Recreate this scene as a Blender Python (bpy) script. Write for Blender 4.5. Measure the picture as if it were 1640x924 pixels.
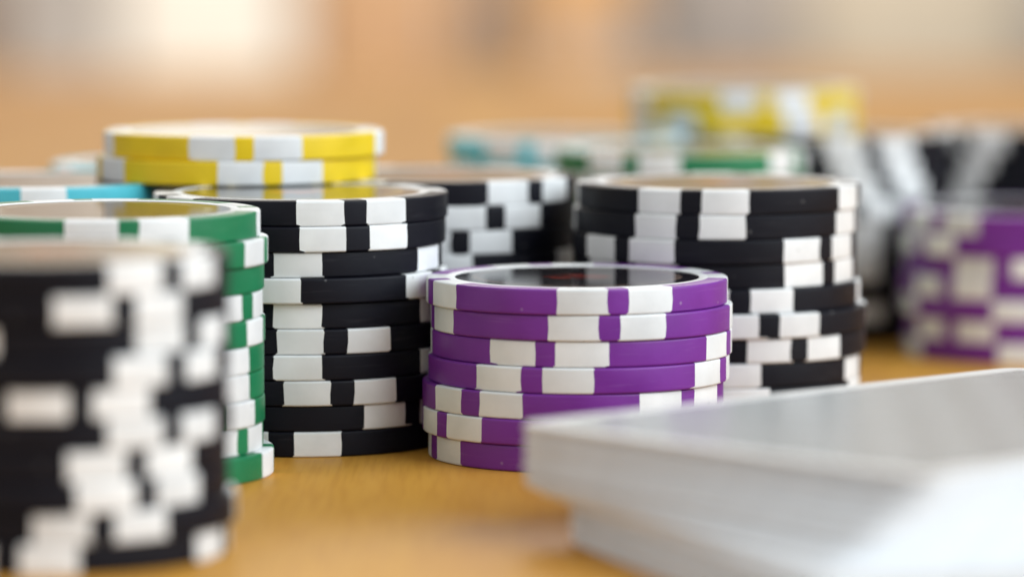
import bpy, bmesh, math, random
from mathutils import Vector, Matrix
random.seed(7)
for o in list(bpy.data.objects): bpy.data.objects.remove(o)
scn = bpy.context.scene
COL = scn.collection
MM = 0.001

# ------------------------------------------------------------------ camera
cam_d = bpy.data.cameras.new('camera'); cam = bpy.data.objects.new('camera', cam_d); COL.objects.link(cam)
cam.location = (0, 0, 0.072777)
cam.rotation_euler = (math.radians(90) - math.atan((462 + 152.25) / 6782.25), 0, 0)
cam_d.sensor_width = 36.0; cam_d.lens = 148.88
cam_d.clip_start = 0.01; cam_d.clip_end = 60
cam_d.dof.use_dof = True; cam_d.dof.focus_distance = 0.5535; cam_d.dof.aperture_fstop = 9.2
scn.camera = cam

# ------------------------------------------------------------------ light
world = bpy.data.worlds.new('World'); scn.world = world; world.use_nodes = True
bg = world.node_tree.nodes['Background']
bg.inputs[0].default_value = (1.0, 0.985, 0.965, 1); bg.inputs[1].default_value = 0.37

def area(name, loc, target, sx, sy, power, col):
    l = bpy.data.lights.new(name, 'AREA'); l.shape = 'RECTANGLE'; l.size = sx; l.size_y = sy
    l.energy = power; l.color = col
    o = bpy.data.objects.new(name, l); COL.objects.link(o); o.location = loc
    o.rotation_euler = (Vector(target) - Vector(loc)).to_track_quat('-Z', 'Y').to_euler()
    return o
area('window_light', (1.40, -0.10, 1.00), (0.0, 0.56, 0.02), 1.9, 1.5, 48.0, (0.81, 0.92, 1.0))
area('left_fill_light', (-1.10, -0.75, 0.75), (0.0, 0.50, 0.0), 1.6, 1.2, 6.0, (0.90, 0.96, 1.0))  # added fill from the left, lifts the deck's shaded side; no window known there
area('background_fill_light', (-0.2, 4.3, 1.9), (-0.2, 4.6, -0.7), 2.6, 2.0, 122.0, (1.0, 0.93, 0.84))  # added overhead fill, brightens cabinets and far table; no real fixture known
vs = scn.view_settings
vs.view_transform = 'Standard'; vs.look = 'None'; vs.exposure = 0.08; vs.gamma = 1.0; vs.use_curve_mapping = False

# ------------------------------------------------------------------ materials
def nt(name):
    m = bpy.data.materials.new(name); m.use_nodes = True
    n = m.node_tree.nodes; l = m.node_tree.links
    return m, n, l, n['Principled BSDF']
def ramp(n, stops):
    r = n.new('ShaderNodeValToRGB'); e = r.color_ramp.elements
    while len(e) < len(stops): e.new(0.5)
    for k, (p, c) in enumerate(stops):
        e[k].position = p; e[k].color = (*c, 1) if len(c) == 3 else c
    return r
def mixc(n, l, fac, a, b, blend='MIX'):
    x = n.new('ShaderNodeMix'); x.data_type = 'RGBA'; x.blend_type = blend
    for sock, v in ((x.inputs[0], fac), (x.inputs[6], a), (x.inputs[7], b)):
        if hasattr(v, 'is_linked'): l.new(v, sock)
        else: sock.default_value = v if isinstance(v, float) else (*v, 1)
    return x.outputs[2]

def clay(name, col, rough=0.42, speck=0.35, scuff=(0.9, 0.9, 0.92), scuff_amt=0.10, spec=0.45, dust=(0.72, 0.70, 0.68)):
    """moulded clay-composite plastic with fine relief, dirt specks and rub marks"""
    m, n, l, p = nt(name); p.inputs['Specular IOR Level'].default_value = spec
    tc = n.new('ShaderNodeTexCoord'); oi = n.new('ShaderNodeObjectInfo')
    off = n.new('ShaderNodeVectorMath'); off.operation = 'MULTIPLY_ADD'
    l.new(oi.outputs['Random'], off.inputs[0]); off.inputs[1].default_value = (7, 3, 5)
    l.new(tc.outputs['Object'], off.inputs[2])
    a = n.new('ShaderNodeTexNoise'); a.inputs['Scale'].default_value = 140; a.inputs['Detail'].default_value = 4
    l.new(off.outputs[0], a.inputs['Vector'])
    tone = ramp(n, [(0.3, tuple(c * 0.90 for c in col)), (0.7, tuple(min(1, c * 1.08) for c in col))])
    l.new(a.outputs['Fac'], tone.inputs[0])
    # rub marks: thin streaks round the edge
    mp = n.new('ShaderNodeMapping'); mp.inputs['Scale'].default_value = (160, 160, 2600)
    l.new(off.outputs[0], mp.inputs[0])
    st = n.new('ShaderNodeTexNoise'); st.inputs['Scale'].default_value = 1; st.inputs['Detail'].default_value = 3
    l.new(mp.outputs[0], st.inputs['Vector'])
    sr = ramp(n, [(0.60, (0, 0, 0)), (0.80, (scuff_amt,) * 3)]); l.new(st.outputs['Fac'], sr.inputs[0])
    c1 = mixc(n, l, sr.outputs[0], tone.outputs[0], scuff)
    v = n.new('ShaderNodeTexVoronoi'); v.inputs['Scale'].default_value = 230
    l.new(off.outputs[0], v.inputs['Vector'])
    vr = ramp(n, [(0.035, (speck,) * 3), (0.07, (0, 0, 0))]); l.new(v.outputs['Distance'], vr.inputs[0])
    c2 = mixc(n, l, vr.outputs[0], c1, dust)
    stn = n.new('ShaderNodeTexNoise'); stn.inputs['Scale'].default_value = 65; stn.inputs['Detail'].default_value = 6; stn.inputs['Roughness'].default_value = 0.7
    l.new(off.outputs[0], stn.inputs['Vector'])
    sr2 = ramp(n, [(0.55, (0, 0, 0)), (0.78, (0.20,) * 3)]); l.new(stn.outputs['Fac'], sr2.inputs[0])
    c3 = mixc(n, l, sr2.outputs[0], c2, tuple(0.6 * c + 0.015 for c in col))
    hv = n.new('ShaderNodeHueSaturation'); mv = n.new('ShaderNodeMapRange'); mv.inputs['To Min'].default_value = 0.92; mv.inputs['To Max'].default_value = 1.06
    l.new(oi.outputs['Random'], mv.inputs[0]); l.new(mv.outputs[0], hv.inputs['Value']); l.new(c3, hv.inputs['Color'])
    l.new(hv.outputs[0], p.inputs['Base Color'])
    rr = ramp(n, [(0.3, (rough - 0.06,) * 3), (0.7, (rough + 0.08,) * 3)]); l.new(a.outputs['Fac'], rr.inputs[0])
    l.new(rr.outputs[0], p.inputs['Roughness'])
    b = n.new('ShaderNodeBump'); b.inputs['Strength'].default_value = 0.25; b.inputs['Distance'].default_value = 0.00008
    f = n.new('ShaderNodeTexNoise'); f.inputs['Scale'].default_value = 900; f.inputs['Detail'].default_value = 3
    l.new(off.outputs[0], f.inputs['Vector']); l.new(f.outputs['Fac'], b.inputs['Height'])
    l.new(b.outputs[0], p.inputs['Normal'])
    return m

M_WHITE = clay('white_clay', (0.80, 0.80, 0.79), 0.40, 0.45, (0.55, 0.53, 0.5), 0.10, dust=(0.10, 0.08, 0.06))
M_BODY = {'black': clay('black_clay', (0.0045, 0.0045, 0.009), 0.50, 0.12, (0.35, 0.34, 0.36), 0.05, 0.20),
          'purple': clay('purple_clay', (0.175, 0.022, 0.275), 0.40, 0.20, (0.55, 0.35, 0.65), 0.10),
          'green': clay('green_clay', (0.006, 0.175, 0.066), 0.40, 0.2, (0.4, 0.7, 0.5), 0.08),
          'yellow': clay('yellow_clay', (0.80, 0.555, 0.008), 0.42, 0.15, (0.9, 0.85, 0.5), 0.08),
          'cyan': clay('cyan_clay', (0.09, 0.56, 0.66), 0.42, 0.05, (0.7, 0.9, 0.9), 0.08)}

def inlay_mat(name, base, print_a, print_b, spec=0.5):
    """glossy printed label under clear lacquer: rings of print round the middle"""
    m, n, l, p = nt(name)
    tc = n.new('ShaderNodeTexCoord')
    ln = n.new('ShaderNodeVectorMath'); ln.operation = 'LENGTH'
    sep = n.new('ShaderNodeSeparateXYZ'); l.new(tc.outputs['Object'], sep.inputs[0])
    cmb = n.new('ShaderNodeCombineXYZ'); l.new(sep.outputs[0], cmb.inputs[0]); l.new(sep.outputs[1], cmb.inputs[1])
    l.new(cmb.outputs[0], ln.inputs[0])
    mr = n.new('ShaderNodeMapRange'); mr.inputs['From Max'].default_value = 0.016; l.new(ln.outputs['Value'], mr.inputs[0])
    rr = ramp(n, [(0.0, print_a), (0.26, print_a), (0.30, base), (0.80, base), (0.82, print_b), (0.86, print_b), (0.88, base), (1.0, base)])
    rr.color_ramp.interpolation = 'LINEAR'
    l.new(mr.outputs[0], rr.inputs[0])
    v = n.new('ShaderNodeTexNoise'); v.inputs['Scale'].default_value = 420; v.inputs['Detail'].default_value = 2
    l.new(tc.outputs['Object'], v.inputs['Vector'])
    vr = ramp(n, [(0.52, (0, 0, 0)), (0.58, (0.8, 0.8, 0.8))]); l.new(v.outputs['Fac'], vr.inputs[0])
    c = mixc(n, l, vr.outputs[0], rr.outputs[0], base)
    l.new(c, p.inputs['Base Color'])
    p.inputs['Roughness'].default_value = 0.10
    p.inputs['Specular IOR Level'].default_value = spec
    p.inputs['Coat Weight'].default_value = 0.0
    b = n.new('ShaderNodeBump'); b.inputs['Strength'].default_value = 0.05; b.inputs['Distance'].default_value = 0.0001
    w = n.new('ShaderNodeTexNoise'); w.inputs['Scale'].default_value = 260
    l.new(tc.outputs['Object'], w.inputs['Vector']); l.new(w.outputs['Fac'], b.inputs['Height']); l.new(b.outputs[0], p.inputs['Normal'])
    return m
M_INLAY = {'black': inlay_mat('black_label', (0.02, 0.018, 0.018), (0.45, 0.12, 0.04), (0.55, 0.42, 0.15), 0.30),
           'purple': inlay_mat('purple_label', (0.008, 0.006, 0.009), (0.16, 0.016, 0.010), (0.22, 0.15, 0.12)),
           'green': inlay_mat('green_label', (0.07, 0.06, 0.05), (0.10, 0.06, 0.04), (0.45, 0.42, 0.35)),
           'yellow': inlay_mat('yellow_label', (0.10, 0.09, 0.07), (0.10, 0.06, 0.03), (0.5, 0.45, 0.35)),
           'cyan': inlay_mat('cyan_label', (0.10, 0.09, 0.085), (0.10, 0.07, 0.05), (0.45, 0.42, 0.38))}

def wood(name, dark, mid, light, rough=(0.30, 0.42), scale=(42, 5, 42), coat=0.0):
    m, n, l, p = nt(name)
    tc = n.new('ShaderNodeTexCoord')
    mp = n.new('ShaderNodeMapping'); mp.inputs['Scale'].default_value = scale; mp.inputs['Rotation'].default_value = (0, 0, math.radians(9))
    l.new(tc.outputs['Object'], mp.inputs[0])
    w = n.new('ShaderNodeTexNoise'); w.inputs['Scale'].default_value = 1.0; w.inputs['Detail'].default_value = 6; w.inputs['Distortion'].default_value = 0.6
    l.new(mp.outputs[0], w.inputs['Vector'])
    r = ramp(n, [(0.30, dark), (0.50, mid), (0.72, light)]); l.new(w.outputs['Fac'], r.inputs[0])
    mp2 = n.new('ShaderNodeMapping'); mp2.inputs['Scale'].default_value = tuple(s * 28 for s in scale); mp2.inputs['Rotation'].default_value = (0, 0, math.radians(9))
    l.new(tc.outputs['Object'], mp2.inputs[0])
    pores = n.new('ShaderNodeTexNoise'); pores.inputs['Scale'].default_value = 1.0; pores.inputs['Detail'].default_value = 4
    l.new(mp2.outputs[0], pores.inputs['Vector'])
    pr = ramp(n, [(0.38, (0.40,) * 3), (0.55, (0, 0, 0))]); l.new(pores.outputs['Fac'], pr.inputs[0])
    c = mixc(n, l, pr.outputs[0], r.outputs[0], dark)
    l.new(c, p.inputs['Base Color'])
    rr = ramp(n, [(0.3, (rough[0],) * 3), (0.7, (rough[1],) * 3)]); l.new(w.outputs['Fac'], rr.inputs[0])
    l.new(rr.outputs[0], p.inputs['Roughness'])
    b = n.new('ShaderNodeBump'); b.inputs['Strength'].default_value = 0.10; b.inputs['Distance'].default_value = 0.0001
    l.new(pores.outputs['Fac'], b.inputs['Height']); l.new(b.outputs[0], p.inputs['Normal'])
    p.inputs['Coat Weight'].default_value = coat; p.inputs['Coat Roughness'].default_value = 0.2
    return m
M_TABLE = wood('varnished_beech', (0.48, 0.205, 0.030), (0.58, 0.275, 0.044), (0.64, 0.325, 0.060), (0.38, 0.48), (42, 2.0, 42))
M_TABLE.node_tree.nodes['Principled BSDF'].inputs['Specular IOR Level'].default_value = 0.065
M_TAN = wood('tan_wood', (0.42, 0.25, 0.13), (0.50, 0.31, 0.17), (0.56, 0.36, 0.21), (0.4, 0.5), (6, 6, 1.2))
M_ORANGE = wood('orange_wood', (0.50, 0.28, 0.11), (0.58, 0.34, 0.145), (0.64, 0.39, 0.18), (0.4, 0.5), (6, 6, 1.2))
M_BROWN = wood('brown_wood', (0.20, 0.135, 0.09), (0.25, 0.17, 0.12), (0.30, 0.21, 0.15), (0.4, 0.5), (6, 6, 1.2))
M_FLOOR = wood('floor_wood', (0.35, 0.22, 0.12), (0.45, 0.29, 0.17), (0.52, 0.35, 0.21), (0.35, 0.5), (1.5, 9, 1))

def plain(name, col, rough=0.5, var=0.08, scale=30, bump=0.0):
    m, n, l, p = nt(name)
    tc = n.new('ShaderNodeTexCoord'); a = n.new('ShaderNodeTexNoise'); a.inputs['Scale'].default_value = scale; a.inputs['Detail'].default_value = 4
    l.new(tc.outputs['Object'], a.inputs['Vector'])
    r = ramp(n, [(0.3, tuple(c * (1 - var) for c in col)), (0.7, tuple(min(1, c * (1 + var)) for c in col))])
    l.new(a.outputs['Fac'], r.inputs[0]); l.new(r.outputs[0], p.inputs['Base Color']); p.inputs['Roughness'].default_value = rough
    if bump:
        b = n.new('ShaderNodeBump'); b.inputs['Strength'].default_value = 0.3; b.inputs['Distance'].default_value = bump
        l.new(a.outputs['Fac'], b.inputs['Height']); l.new(b.outputs[0], p.inputs['Normal'])
    return m
M_LACQ = plain('white_lacquer', (0.80, 0.78, 0.72), 0.35, 0.02, 4)
M_GREYLACQ = plain('grey_lacquer', (0.44, 0.42, 0.40), 0.4, 0.04, 4)
M_GREYFAB = plain('grey_fabric', (0.40, 0.37, 0.35), 0.85, 0.10, 260, 0.002)
M_CREAM = plain('cream_fabric', (0.52, 0.47, 0.38), 0.85, 0.08, 260, 0.002)
M_DKFAB = plain('dark_grey_fabric', (0.22, 0.20, 0.20), 0.85, 0.10, 260, 0.002)
M_WALL = plain('beige_wall', (0.62, 0.50, 0.385), 0.8, 0.03, 3)
M_METAL = plain('brushed_steel', (0.55, 0.54, 0.52), 0.35, 0.05, 60)
M_METAL.node_tree.nodes['Principled BSDF'].inputs['Metallic'].default_value = 1.0
M_PAPER = plain('card_paper', (0.84, 0.855, 0.87), 0.5, 0.03, 400)

def card_back():
    """silver printed back: white border, fine diagonal lattice of dots inside"""
    m, n, l, p = nt('silver_card_back')
    tc = n.new('ShaderNodeTexCoord'); sep = n.new('ShaderNodeSeparateXYZ'); l.new(tc.outputs['Object'], sep.inputs[0])
    def math_(op, a, b=None):
        x = n.new('ShaderNodeMath'); x.operation = op
        for k, v in enumerate((a, b)):
            if v is None: continue
            if hasattr(v, 'is_linked'): l.new(v, x.inputs[k])
            else: x.inputs[k].default_value = v
        return x.outputs[0]
    ax = math_('ABSOLUTE', sep.outputs[0]); ay = math_('ABSOLUTE', sep.outputs[1])
    inside = math_('MULTIPLY', math_('LESS_THAN', ax, 0.0318 - 0.0032), math_('LESS_THAN', ay, 0.04445 - 0.0032))
    k = 2 * math.pi / 0.0022
    u = math_('SINE', math_('MULTIPLY', math_('ADD', sep.outputs[0], sep.outputs[1]), k))
    v = math_('SINE', math_('MULTIPLY', math_('SUBTRACT', sep.outputs[0], sep.outputs[1]), k))
    d = math_('MULTIPLY', u, v)
    k2 = 2 * math.pi / 0.0105
    u2 = math_('SINE', math_('MULTIPLY', sep.outputs[0], k2)); v2 = math_('SINE', math_('MULTIPLY', sep.outputs[1], k2))
    big = math_('MULTIPLY', u2, v2)
    pat = math_('ADD', math_('MULTIPLY', d, 0.60), math_('MULTIPLY', big, 0.07))
    r = ramp(n, [(0.30, (0.05, 0.07, 0.08)), (0.5, (0.25, 0.29, 0.315)), (0.70, (0.60, 0.65, 0.68))])
    l.new(math_('ADD', pat, 0.5), r.inputs[0])
    c = mixc(n, l, inside, (0.80, 0.80, 0.79), r.outputs[0]); l.new(c, p.inputs['Base Color'])
    l.new(math_('MULTIPLY', inside, 0.30), p.inputs['Metallic'])
    p.inputs['Roughness'].default_value = 0.27
    b = n.new('ShaderNodeBump'); b.inputs['Strength'].default_value = 0.15; b.inputs['Distance'].default_value = 0.00006
    l.new(d, b.inputs['Height']); l.new(b.outputs[0], p.inputs['Normal'])
    return m
M_BACK = card_back()

# ------------------------------------------------------------------ helpers
def link_mesh(name, me, parent=None, loc=(0, 0, 0)):
    o = bpy.data.objects.new(name, me); COL.objects.link(o); o.location = loc
    if parent: o.parent = parent
    return o
def from_bm(name, bm, mat, angle=35):
    me = bpy.data.meshes.new(name); bmesh.ops.recalc_face_normals(bm, faces=bm.faces[:])
    bm.to_mesh(me); bm.free(); me.materials.append(mat)
    for p in me.polygons: p.use_smooth = True
    me.set_sharp_from_angle(angle=math.radians(angle))
    return me
def add_box(bm, x0, x1, y0, y1, z0, z1, bev=0.0):
    r = bmesh.ops.create_cube(bm, size=1)
    vv = r['verts']
    for v in vv:
        v.co = Vector(((x0 + x1) / 2 + v.co.x * (x1 - x0), (y0 + y1) / 2 + v.co.y * (y1 - y0), (z0 + z1) / 2 + v.co.z * (z1 - z0)))
    if bev:
        ee = list({e for v in vv for e in v.link_edges})
        bmesh.ops.bevel(bm, geom=ee, offset=bev, segments=2, profile=0.5, affect='EDGES')
def box_obj(name, mat, parent, x0, x1, y0, y1, z0, z1, bev=0.004):
    bm = bmesh.new(); add_box(bm, x0, x1, y0, y1, z0, z1, bev)
    return link_mesh(name, from_bm(name, bm, mat), parent)
def thing(name, label, cat, loc=(0, 0, 0), group=None):
    o = bpy.data.objects.new(name, None); COL.objects.link(o); o.location = loc; o.empty_display_size = 0.02
    o['label'] = label; o['category'] = cat
    if group: o['group'] = group
    return o

# ------------------------------------------------------------------ the room behind (only its blurred lower part shows)
bm = bmesh.new(); add_box(bm, -4, 4, -1.5, 7.0, -0.80, -0.75)
fl = link_mesh('floor', from_bm('floor', bm, M_FLOOR)); fl['kind'] = 'structure'
bm = bmesh.new(); add_box(bm, -4, 4, 7.0, 7.1, -0.75, 1.95)
wl = link_mesh('wall', from_bm('wall', bm, M_WALL)); wl['kind'] = 'structure'

tb = thing('table', 'light varnished wooden table under all the chips and cards', 'table', (0, 0.7, -0.75))
box_obj('tabletop', M_TABLE, tb, -0.85, 0.85, -1.0, 1.15, 0.722, 0.75, 0.003)
for sx in (-1, 1):
    for y in (-0.92, 1.05):
        box_obj('leg', M_TABLE, tb, sx * 0.77 - 0.03, sx * 0.77 + 0.03, y - 0.03, y + 0.03, 0.0, 0.722, 0.003)

FY = 5.6
def cabinet(name, label, x0, x1, h, mat, doors, handle_mat, depth=0.5):
    t = thing(name, label, 'cabinet', ((x0 + x1) / 2, FY, -0.75))
    w = (x1 - x0) / 2
    box_obj('carcass', mat, t, -w, w, 0.02, depth, 0.06, h, 0.004)
    box_obj('plinth', M_BROWN, t, -w + 0.02, w - 0.02, 0.05, depth - 0.02, 0.0, 0.06, 0.0)
    dw = 2 * w / doors
    for k in range(doors):
        a = -w + k * dw
        d = box_obj('door', mat, t, a + 0.004, a + dw - 0.004, 0.0, 0.0195, 0.07, h - 0.01, 0.003)
        hx = a + dw - 0.03
        bm = bmesh.new(); add_box(bm, hx - 0.006, hx + 0.006, -0.03, -0.018, h * 0.62, h * 0.62 + 0.12, 0.003)
        add_box(bm, hx - 0.004, hx + 0.004, -0.019, 0.001, h * 0.62 + 0.01, h * 0.62 + 0.02); add_box(bm, hx - 0.004, hx + 0.004, -0.019, 0.001, h * 0.62 + 0.10, h * 0.62 + 0.11)
        link_mesh('handle', from_bm('handle', bm, handle_mat), d)
    return t
cabinet('cabinet', 'dark brown blurred cabinet at the far left edge behind the table', -1.15, -0.675, 1.05, M_BROWN, 1, M_METAL)
cabinet('cabinet', 'greige blurred cabinet left of the bright white one', -0.665, -0.535, 1.15, M_GREYLACQ, 1, M_METAL)
cabinet('cabinet', 'bright white blurred cabinet behind the left chip stacks', -0.525, -0.285, 1.25, M_LACQ, 1, M_METAL)
cabinet('cabinet', 'tan wooden blurred sideboard right of the white cabinet', -0.275, -0.045, 0.95, M_TAN, 1, M_METAL)
cabinet('cabinet', 'narrow dark brown blurred cupboard between tan and orange wood', -0.035, 0.02, 0.95, M_BROWN, 1, M_METAL)
cabinet('cabinet', 'orange wooden blurred cabinet left of the grey sofa', 0.03, 0.165, 0.95, M_ORANGE, 1, M_METAL)

sf = thing('sofa', 'grey blurred fabric sofa across the top right background', 'sofa', (0.66, FY, -0.75))
box_obj('seat', M_GREYFAB, sf, -0.47, 0.58, 0.0, 0.55, 0.12, 0.42, 0.04)
box_obj('backrest', M_GREYFAB, sf, -0.47, 0.58, 0.551, 0.76, 0.10, 0.86, 0.05)
for x0, x1 in ((-0.601, -0.471), (0.581, 0.711)):
    box_obj('armrest', M_GREYFAB, sf, x0, x1, -0.02, 0.77, 0.10, 0.66, 0.05)
for x in (-0.55, 0.66):
    for y in (0.05, 0.70): box_obj('leg', M_BROWN, sf, x - 0.025, x + 0.025, y - 0.025, y + 0.025, 0.0, 0.10, 0.0)
cu = thing('cushion', 'cream blurred cushion leaning on the grey sofa', 'cushion', (0.58, FY + 0.44, -0.327))
bm = bmesh.new(); bmesh.ops.create_uvsphere(bm, u_segments=24, v_segments=12, radius=1)
for v in bm.verts:
    x, y, z = v.co; e = 0.55
    v.co = Vector((math.copysign(abs(x) ** e, x) * 0.17, y * 0.06 * (1 - 0.35 * max(abs(x), abs(z)) ** 3), 0.20 + math.copysign(abs(z) ** e, z) * 0.20))
link_mesh('cover', from_bm('cover', bm, M_CREAM, 80), cu)

# ------------------------------------------------------------------ poker chip master meshes
T = 3.395; R = 20.0; GAP = 0.025
HT = (T - GAP) / 2
R_RING = 17.45; R_LAB = 16.2
# profile of the outer rim in mm (r, z), top inner edge -> round -> bottom inner edge
PROF = [(R_RING, HT), (18.6, HT), (19.72, HT - 0.01), (19.90, HT - 0.07), (19.985, HT - 0.17), (20.0, HT - 0.32), (20.0, 0.0)]
PROF = PROF + [(r, -z) for r, z in reversed(PROF[:-1])]
def rim_mesh(name, mat, sectors, jit, step=2.0):
    """closed solid sectors of the rim; sectors = [(a0, a1, key0, key1)], angles in degrees from the front (-y), positive to the right"""
    bm = bmesh.new(); np_ = len(PROF)
    for a0, a1, k0, k1 in sectors:
        nseg = max(2, int(round((a1 - a0) / step))); cols = []
        for i in range(nseg + 1):
            f = i / nseg; col = []
            for j, (r, z) in enumerate(PROF):
                e0 = a0 + jit[k0][j]; e1 = a1 + jit[k1][j]
                a = math.radians(e0 + (e1 - e0) * f)
                col.append(bm.verts.new((r * math.sin(a) * MM, -r * math.cos(a) * MM, z * MM)))
            cols.append(col)
        for i in range(nseg):
            for j in range(np_):
                j2 = (j + 1) % np_
                bm.faces.new((cols[i][j], cols[i + 1][j], cols[i + 1][j2], cols[i][j2]))
        if mat is M_WHITE:
            bm.faces.new(cols[0]); bm.faces.new(list(reversed(cols[-1])))
    return from_bm(name, bm, mat, 40)
def lathe_mesh(name, mat, prof, seg=128, cap=False):
    bm = bmesh.new(); cols = []
    for i in range(seg):
        a = 2 * math.pi * i / seg
        cols.append([bm.verts.new((r * math.sin(a) * MM, -r * math.cos(a) * MM, z * MM)) for r, z in prof])
    m = len(prof)
    for i in range(seg):
        c0 = cols[i]; c1 = cols[(i + 1) % seg]
        for j in range(m if not cap else m - 1):
            j2 = (j + 1) % m
            bm.faces.new((c0[j], c1[j], c1[j2], c0[j2]))
    if cap:
        bm.faces.new([c[0] for c in cols]); bm.faces.new([c[-1] for c in reversed(cols)])
    return from_bm(name, bm, mat, 40)
SP0, SP1 = 4.35, 22.85
KEYS = []
for q in range(4):
    for b in (-SP1, -SP0, SP0, SP1): KEYS.append(q * 90 + b)
rng = random.Random(3)
def make_jit():
    jit = []
    for k in range(16):
        base = rng.gauss(0, 0.40); lip = rng.choice((-1, 1)) * abs(rng.gauss(0, 1.1))
        row = []
        for j, (r, z) in enumerate(PROF):
            d = base + rng.gauss(0, 0.14)
            if z < -HT + 0.3 and r > 18: d += lip
            row.append(d)
        jit.append(row)
    return jit
VAR = []
for v in range(4):
    jit = make_jit()
    spots = []
    for q in range(4):
        for s in (0, 2):
            k = q * 4 + s
            spots.append(rim_mesh('edge_spot', M_WHITE, [(KEYS[k], KEYS[k + 1], k, k + 1)], jit))
    secs = []
    for q in range(4):
        secs.append((KEYS[q * 4 + 1], KEYS[q * 4 + 2], q * 4 + 1, q * 4 + 2))
        k = q * 4 + 3; k2 = (k + 1) % 16
        secs.append((KEYS[k], KEYS[k2] + (360 if k2 == 0 else 0), k, k2))
    VAR.append((spots, {c: rim_mesh(c + '_rim', M_BODY[c], secs, jit) for c in M_BODY}))
h = HT - 0.02
RING = lathe_mesh('ring', M_WHITE, [(R_LAB - 0.1, h - 0.25), (R_LAB + 0.03, h - 0.04), (R_LAB + 0.12, h), (R_RING - 0.02, h), (R_RING - 0.02, -h), (R_LAB + 0.12, -h), (R_LAB + 0.03, -h + 0.04), (R_LAB - 0.1, -h + 0.25)])
LABEL = {c: lathe_mesh(c + '_label', M_INLAY[c], [(R_LAB - 0.01, HT - 0.09), (R_LAB - 0.01, -HT + 0.09)], 96, True) for c in M_INLAY}

def make_chip(color, var):
    t = bpy.data.objects.new('poker_chip', None); t.empty_display_size = 0.01
    kids = [bpy.data.objects.new('rim', VAR[var][1][color])]
    kids += [bpy.data.objects.new('edge_spot', m) for m in VAR[var][0]]
    kids += [bpy.data.objects.new('ring', RING), bpy.data.objects.new('label', LABEL[color])]
    return t, kids
PROTO = {}
def chip(color, x, y, z, phi, label, group):
    var = rng.randrange(4)
    if (color, var) not in PROTO: PROTO[(color, var)] = make_chip(color, var)
    t0, kids = PROTO[(color, var)]
    t = t0.copy(); COL.objects.link(t)
    t.location = (x * MM, y * MM, z * MM)
    # seen from the camera the stack is turned by phi about its axis (0 = straight towards the camera)
    t.rotation_euler = (0, 0, math.radians(phi) + rng.choice((0, 1, 2, 3)) * math.pi / 2)
    t['label'] = label; t['category'] = 'poker chip'; t['group'] = group
    for k in kids:
        c = k.copy(); COL.objects.link(c); c.parent = t
    return t
ORD = ['topmost', 'second', 'third', 'fourth', 'fifth', 'sixth', 'seventh', 'eighth', 'ninth', 'tenth']
def stack(color, cx, cy, z0, rows, where, group):
    n = len(rows)
    for i, r in enumerate(rows):
        if len(r) == 2: x, phi = r; y = cy + rng.gauss(0, 0.25)
        else: x, y, phi = r
        z = z0 + (n - i - 0.5) * T + GAP * 0.5
        if i == 0: o = 'topmost'
        elif i == n - 1: o = 'lowest'
        else: o = ORD[i] + ' from top'
        chip(color, x, y, z, phi, '%s poker chip, %s %s' % (color, o, where), group)
def loose(cx, phis, j=0.45):
    return [(cx + rng.gauss(0, j), p) for p in phis]

stack('purple', 8.6, 559.95, 0, [(8.61, 14.5), (9.24, 9.4), (9.2, -14.0), (8.87, -18.9), (8.11, -42.7), (8.12, -60.3), (8.89, -73.3)],
      'in the sharp central purple stack', 'purple chips in the central stack')
stack('black', -28.56, 575.5, 0, [(-28.76, 24.0), (-29.02, 25.7), (-29.45, -9.2), (-28.9, -19.6), (-28.6, -13.1), (-28.5, 15.2), (-28.7, -12.3), (-28.3, 17.2), (-28.7, 50.1), (-28.56, -5.8)],
      'in sharp stack just left of central purple', 'black chips in the stack under the yellow pair')
stack('black', 29.19, 596, 0, [(29.16, -13.8), (28.74, -13.8), (28.5, -41.8), (28.53, 49.8), (29.08, 5.6), (29.99, 14.8), (29.92, 28.8), (29.25, -9.3), (29.19, -5.3), (29.19, 20.1)],
      'in stack right behind central purple', 'black chips in the stack right of the purple one')
stack('green', -52.6, 541, 0, [(-52.27, 14.0), (-51.28, 84.2), (-51.82, 26.0), (-52.0, 68.3), (-51.74, 88.1), (-51.88, 45.3), (-51.89, 45.6), (-51.79, 49.0), (-52.01, 64.3), (-50.69, 93.6)],
      'in left green stack behind blurred black', 'green chips in the left stack')
stack('black', -51.96, 475.8, 0, loose(-51.96, (47.7, 29.8, 56.5, 48.8, 14.0, 46.2, 33.8, 37.3, 19.8, -8.6), 0.25),
      'in blurred nearest stack at bottom left', 'black chips in the nearest blurred stack')
stack('black', -10.5, 612.5, 0, loose(-10.5, (44.6, 24.4, 9.2, -9.5, 22.8, 7.5, 38.0, 20.2, -3.6, 27.8), 0.2),
      'in stack behind gap between sharp black stacks', 'black chips in the stack behind the gap')
stack('cyan', -69.2, 600, 0, loose(-69.2, (-2, 30, -20, 12, 44, 5, -31, 22, 60, 8), 0.3),
      'in left stack behind the green one', 'cyan chips in the stack behind the green one')
stack('cyan', -49.6, 641, 0, loose(-49.6, (15, 62, 35, -25, 12, 5, -31, 22, 60, 8), 0.3),
      'in stack half hidden behind front yellow pair', 'cyan chips behind the front yellow pair')
stack('yellow', -38.5, 605, 10 * T, [(-38.35, 605.3, 4.1), (-39.4, 605, 18.5)],
      'of the front yellow pair', 'yellow chips of the front pair')
stack('cyan', 9.67, 713, 0, loose(9.67, (-20, 14, 33, -8, 25, 50, 3, -30, 17, 40), 0.3),
      'in blurred far stack left of green', 'cyan chips in the far blurred stack')
stack('green', 26.9, 676, 0, loose(26.9, (64.4, 20, -12, 40, 5, 28, -33, 10, 61, 24), 0.1),
      'in blurred far stack below yellow', 'green chips in the far blurred stack')
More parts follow.
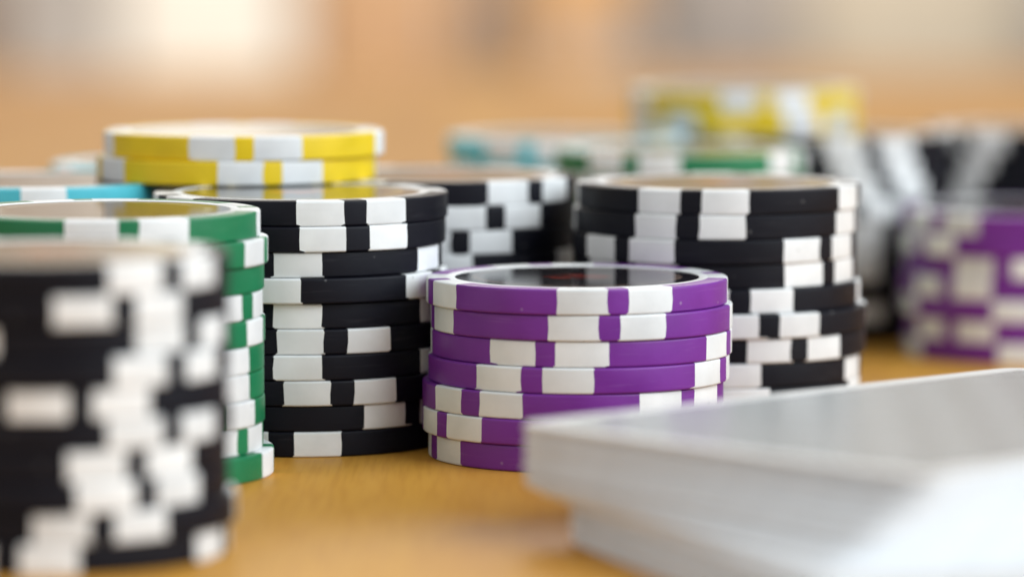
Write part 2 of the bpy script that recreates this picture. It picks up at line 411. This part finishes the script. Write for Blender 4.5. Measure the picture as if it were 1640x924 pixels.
stack('cyan', 42.24, 764, 0, loose(42.24, (-36, 10, 33, -8, 25, 50, 3, -30, 17, 40), 0.3),
      'in hidden far stack under yellow pair', 'cyan chips under the far yellow pair')
stack('yellow', 41.7, 760.5, 10 * T, [(40.6, 742, 8.0), (40.4, 742.3, 41.0)],
      'of the far blurred yellow pair', 'yellow chips of the far pair')
stack('black', 54.83, 722, 0, loose(54.83, (14, 18.5, 23, 6, -3, -4, -5, 50, -3, 55), 0.2),
      'in far blurred stack behind right-hand black', 'black chips in the far stack right of the yellow pair')
stack('black', 92.2, 740, 0, loose(92.2, (-46, -52, -58, -63, -30, 12, 40, 5, -20, 33), 0.2),
      'in far right stack behind blurred purple', 'black chips in the far right stack')
stack('purple', 83.8, 687, 0, loose(83.8, (-52, -63, -18, -45, 1, -46, 2), 0.4),
      'in blurred stack at right edge', 'purple chips in the right edge stack')

# ------------------------------------------------------------------ twisted deck of playing cards
CW, CL, CT = 63.5, 88.0, 0.260; NC = 52
def card_mesh(name, mats):
    bm = bmesh.new(); pts = []
    rr = 3.5
    for sx, sy, a0 in ((1, 1, 0), (-1, 1, 90), (-1, -1, 180), (1, -1, 270)):
        for k in range(7):
            a = math.radians(a0 + k * 15)
            pts.append((sx * (CW / 2 - rr) + rr * math.cos(a), sy * (CL / 2 - rr) + rr * math.sin(a)))
    hz = (CT - 0.05) / 2
    up = [bm.verts.new((x * MM, y * MM, hz * MM)) for x, y in pts]
    dn = [bm.verts.new((x * MM, y * MM, -hz * MM)) for x, y in pts]
    top = bm.faces.new(up); bm.faces.new(list(reversed(dn)))
    m = len(pts)
    for i in range(m): bm.faces.new((dn[i], dn[(i + 1) % m], up[(i + 1) % m], up[i]))
    me = from_bm(name, bm, mats[0], 30)
    if len(mats) > 1:
        me.materials.append(mats[1])
        for p in me.polygons:
            if p.normal.z > 0.9: p.material_index = 1
    return me
dk = thing('card_deck', 'twisted deck of silver-backed playing cards in the right foreground', 'deck of cards', (0.030, 0.490, 0.0))
CARD = card_mesh('card', [M_PAPER]); TOPC = card_mesh('top_card', [M_PAPER, M_BACK])
def lerp(a, b, t): return a + (b - a) * max(0.0, min(1.0, t))
def sm(t): t = max(0.0, min(1.0, t)); return t * t * (3 - 2 * t)
for i in range(NC):
    f = i / (NC - 1)
    step = sm((f - 0.30) / 0.20)                     # the lower packet lies turned under the upper one
    ang = lerp(-70.5, -68.0, f / 0.3) if f < 0.3 else lerp(-68.0, -58.0, step) + 10.4 * sm((f - 0.35) / 0.65)
    lx = 5.9 - 5.6 * step - 0.6 * max(0, f - 0.56); ly = 483.5 + 0.7 * step
    lx += rng.gauss(0, 0.22); ly += rng.gauss(0, 0.22); ang += rng.gauss(0, 0.25)
    a = math.radians(ang); ux, uy = math.cos(a), math.sin(a)      # short side, corner L towards the camera
    vx, vy = -uy, ux                                              # long side, away to the right
    cx = lx + ux * CW / 2 + vx * CL / 2; cy = ly + uy * CW / 2 + vy * CL / 2
    top = i == NC - 1
    o = link_mesh('top_card' if top else 'card', TOPC if top else CARD, dk,
                  (cx * MM - 0.030, cy * MM - 0.490, (i + 0.5) * CT * MM))
    o.rotation_euler = (0, 0, a)
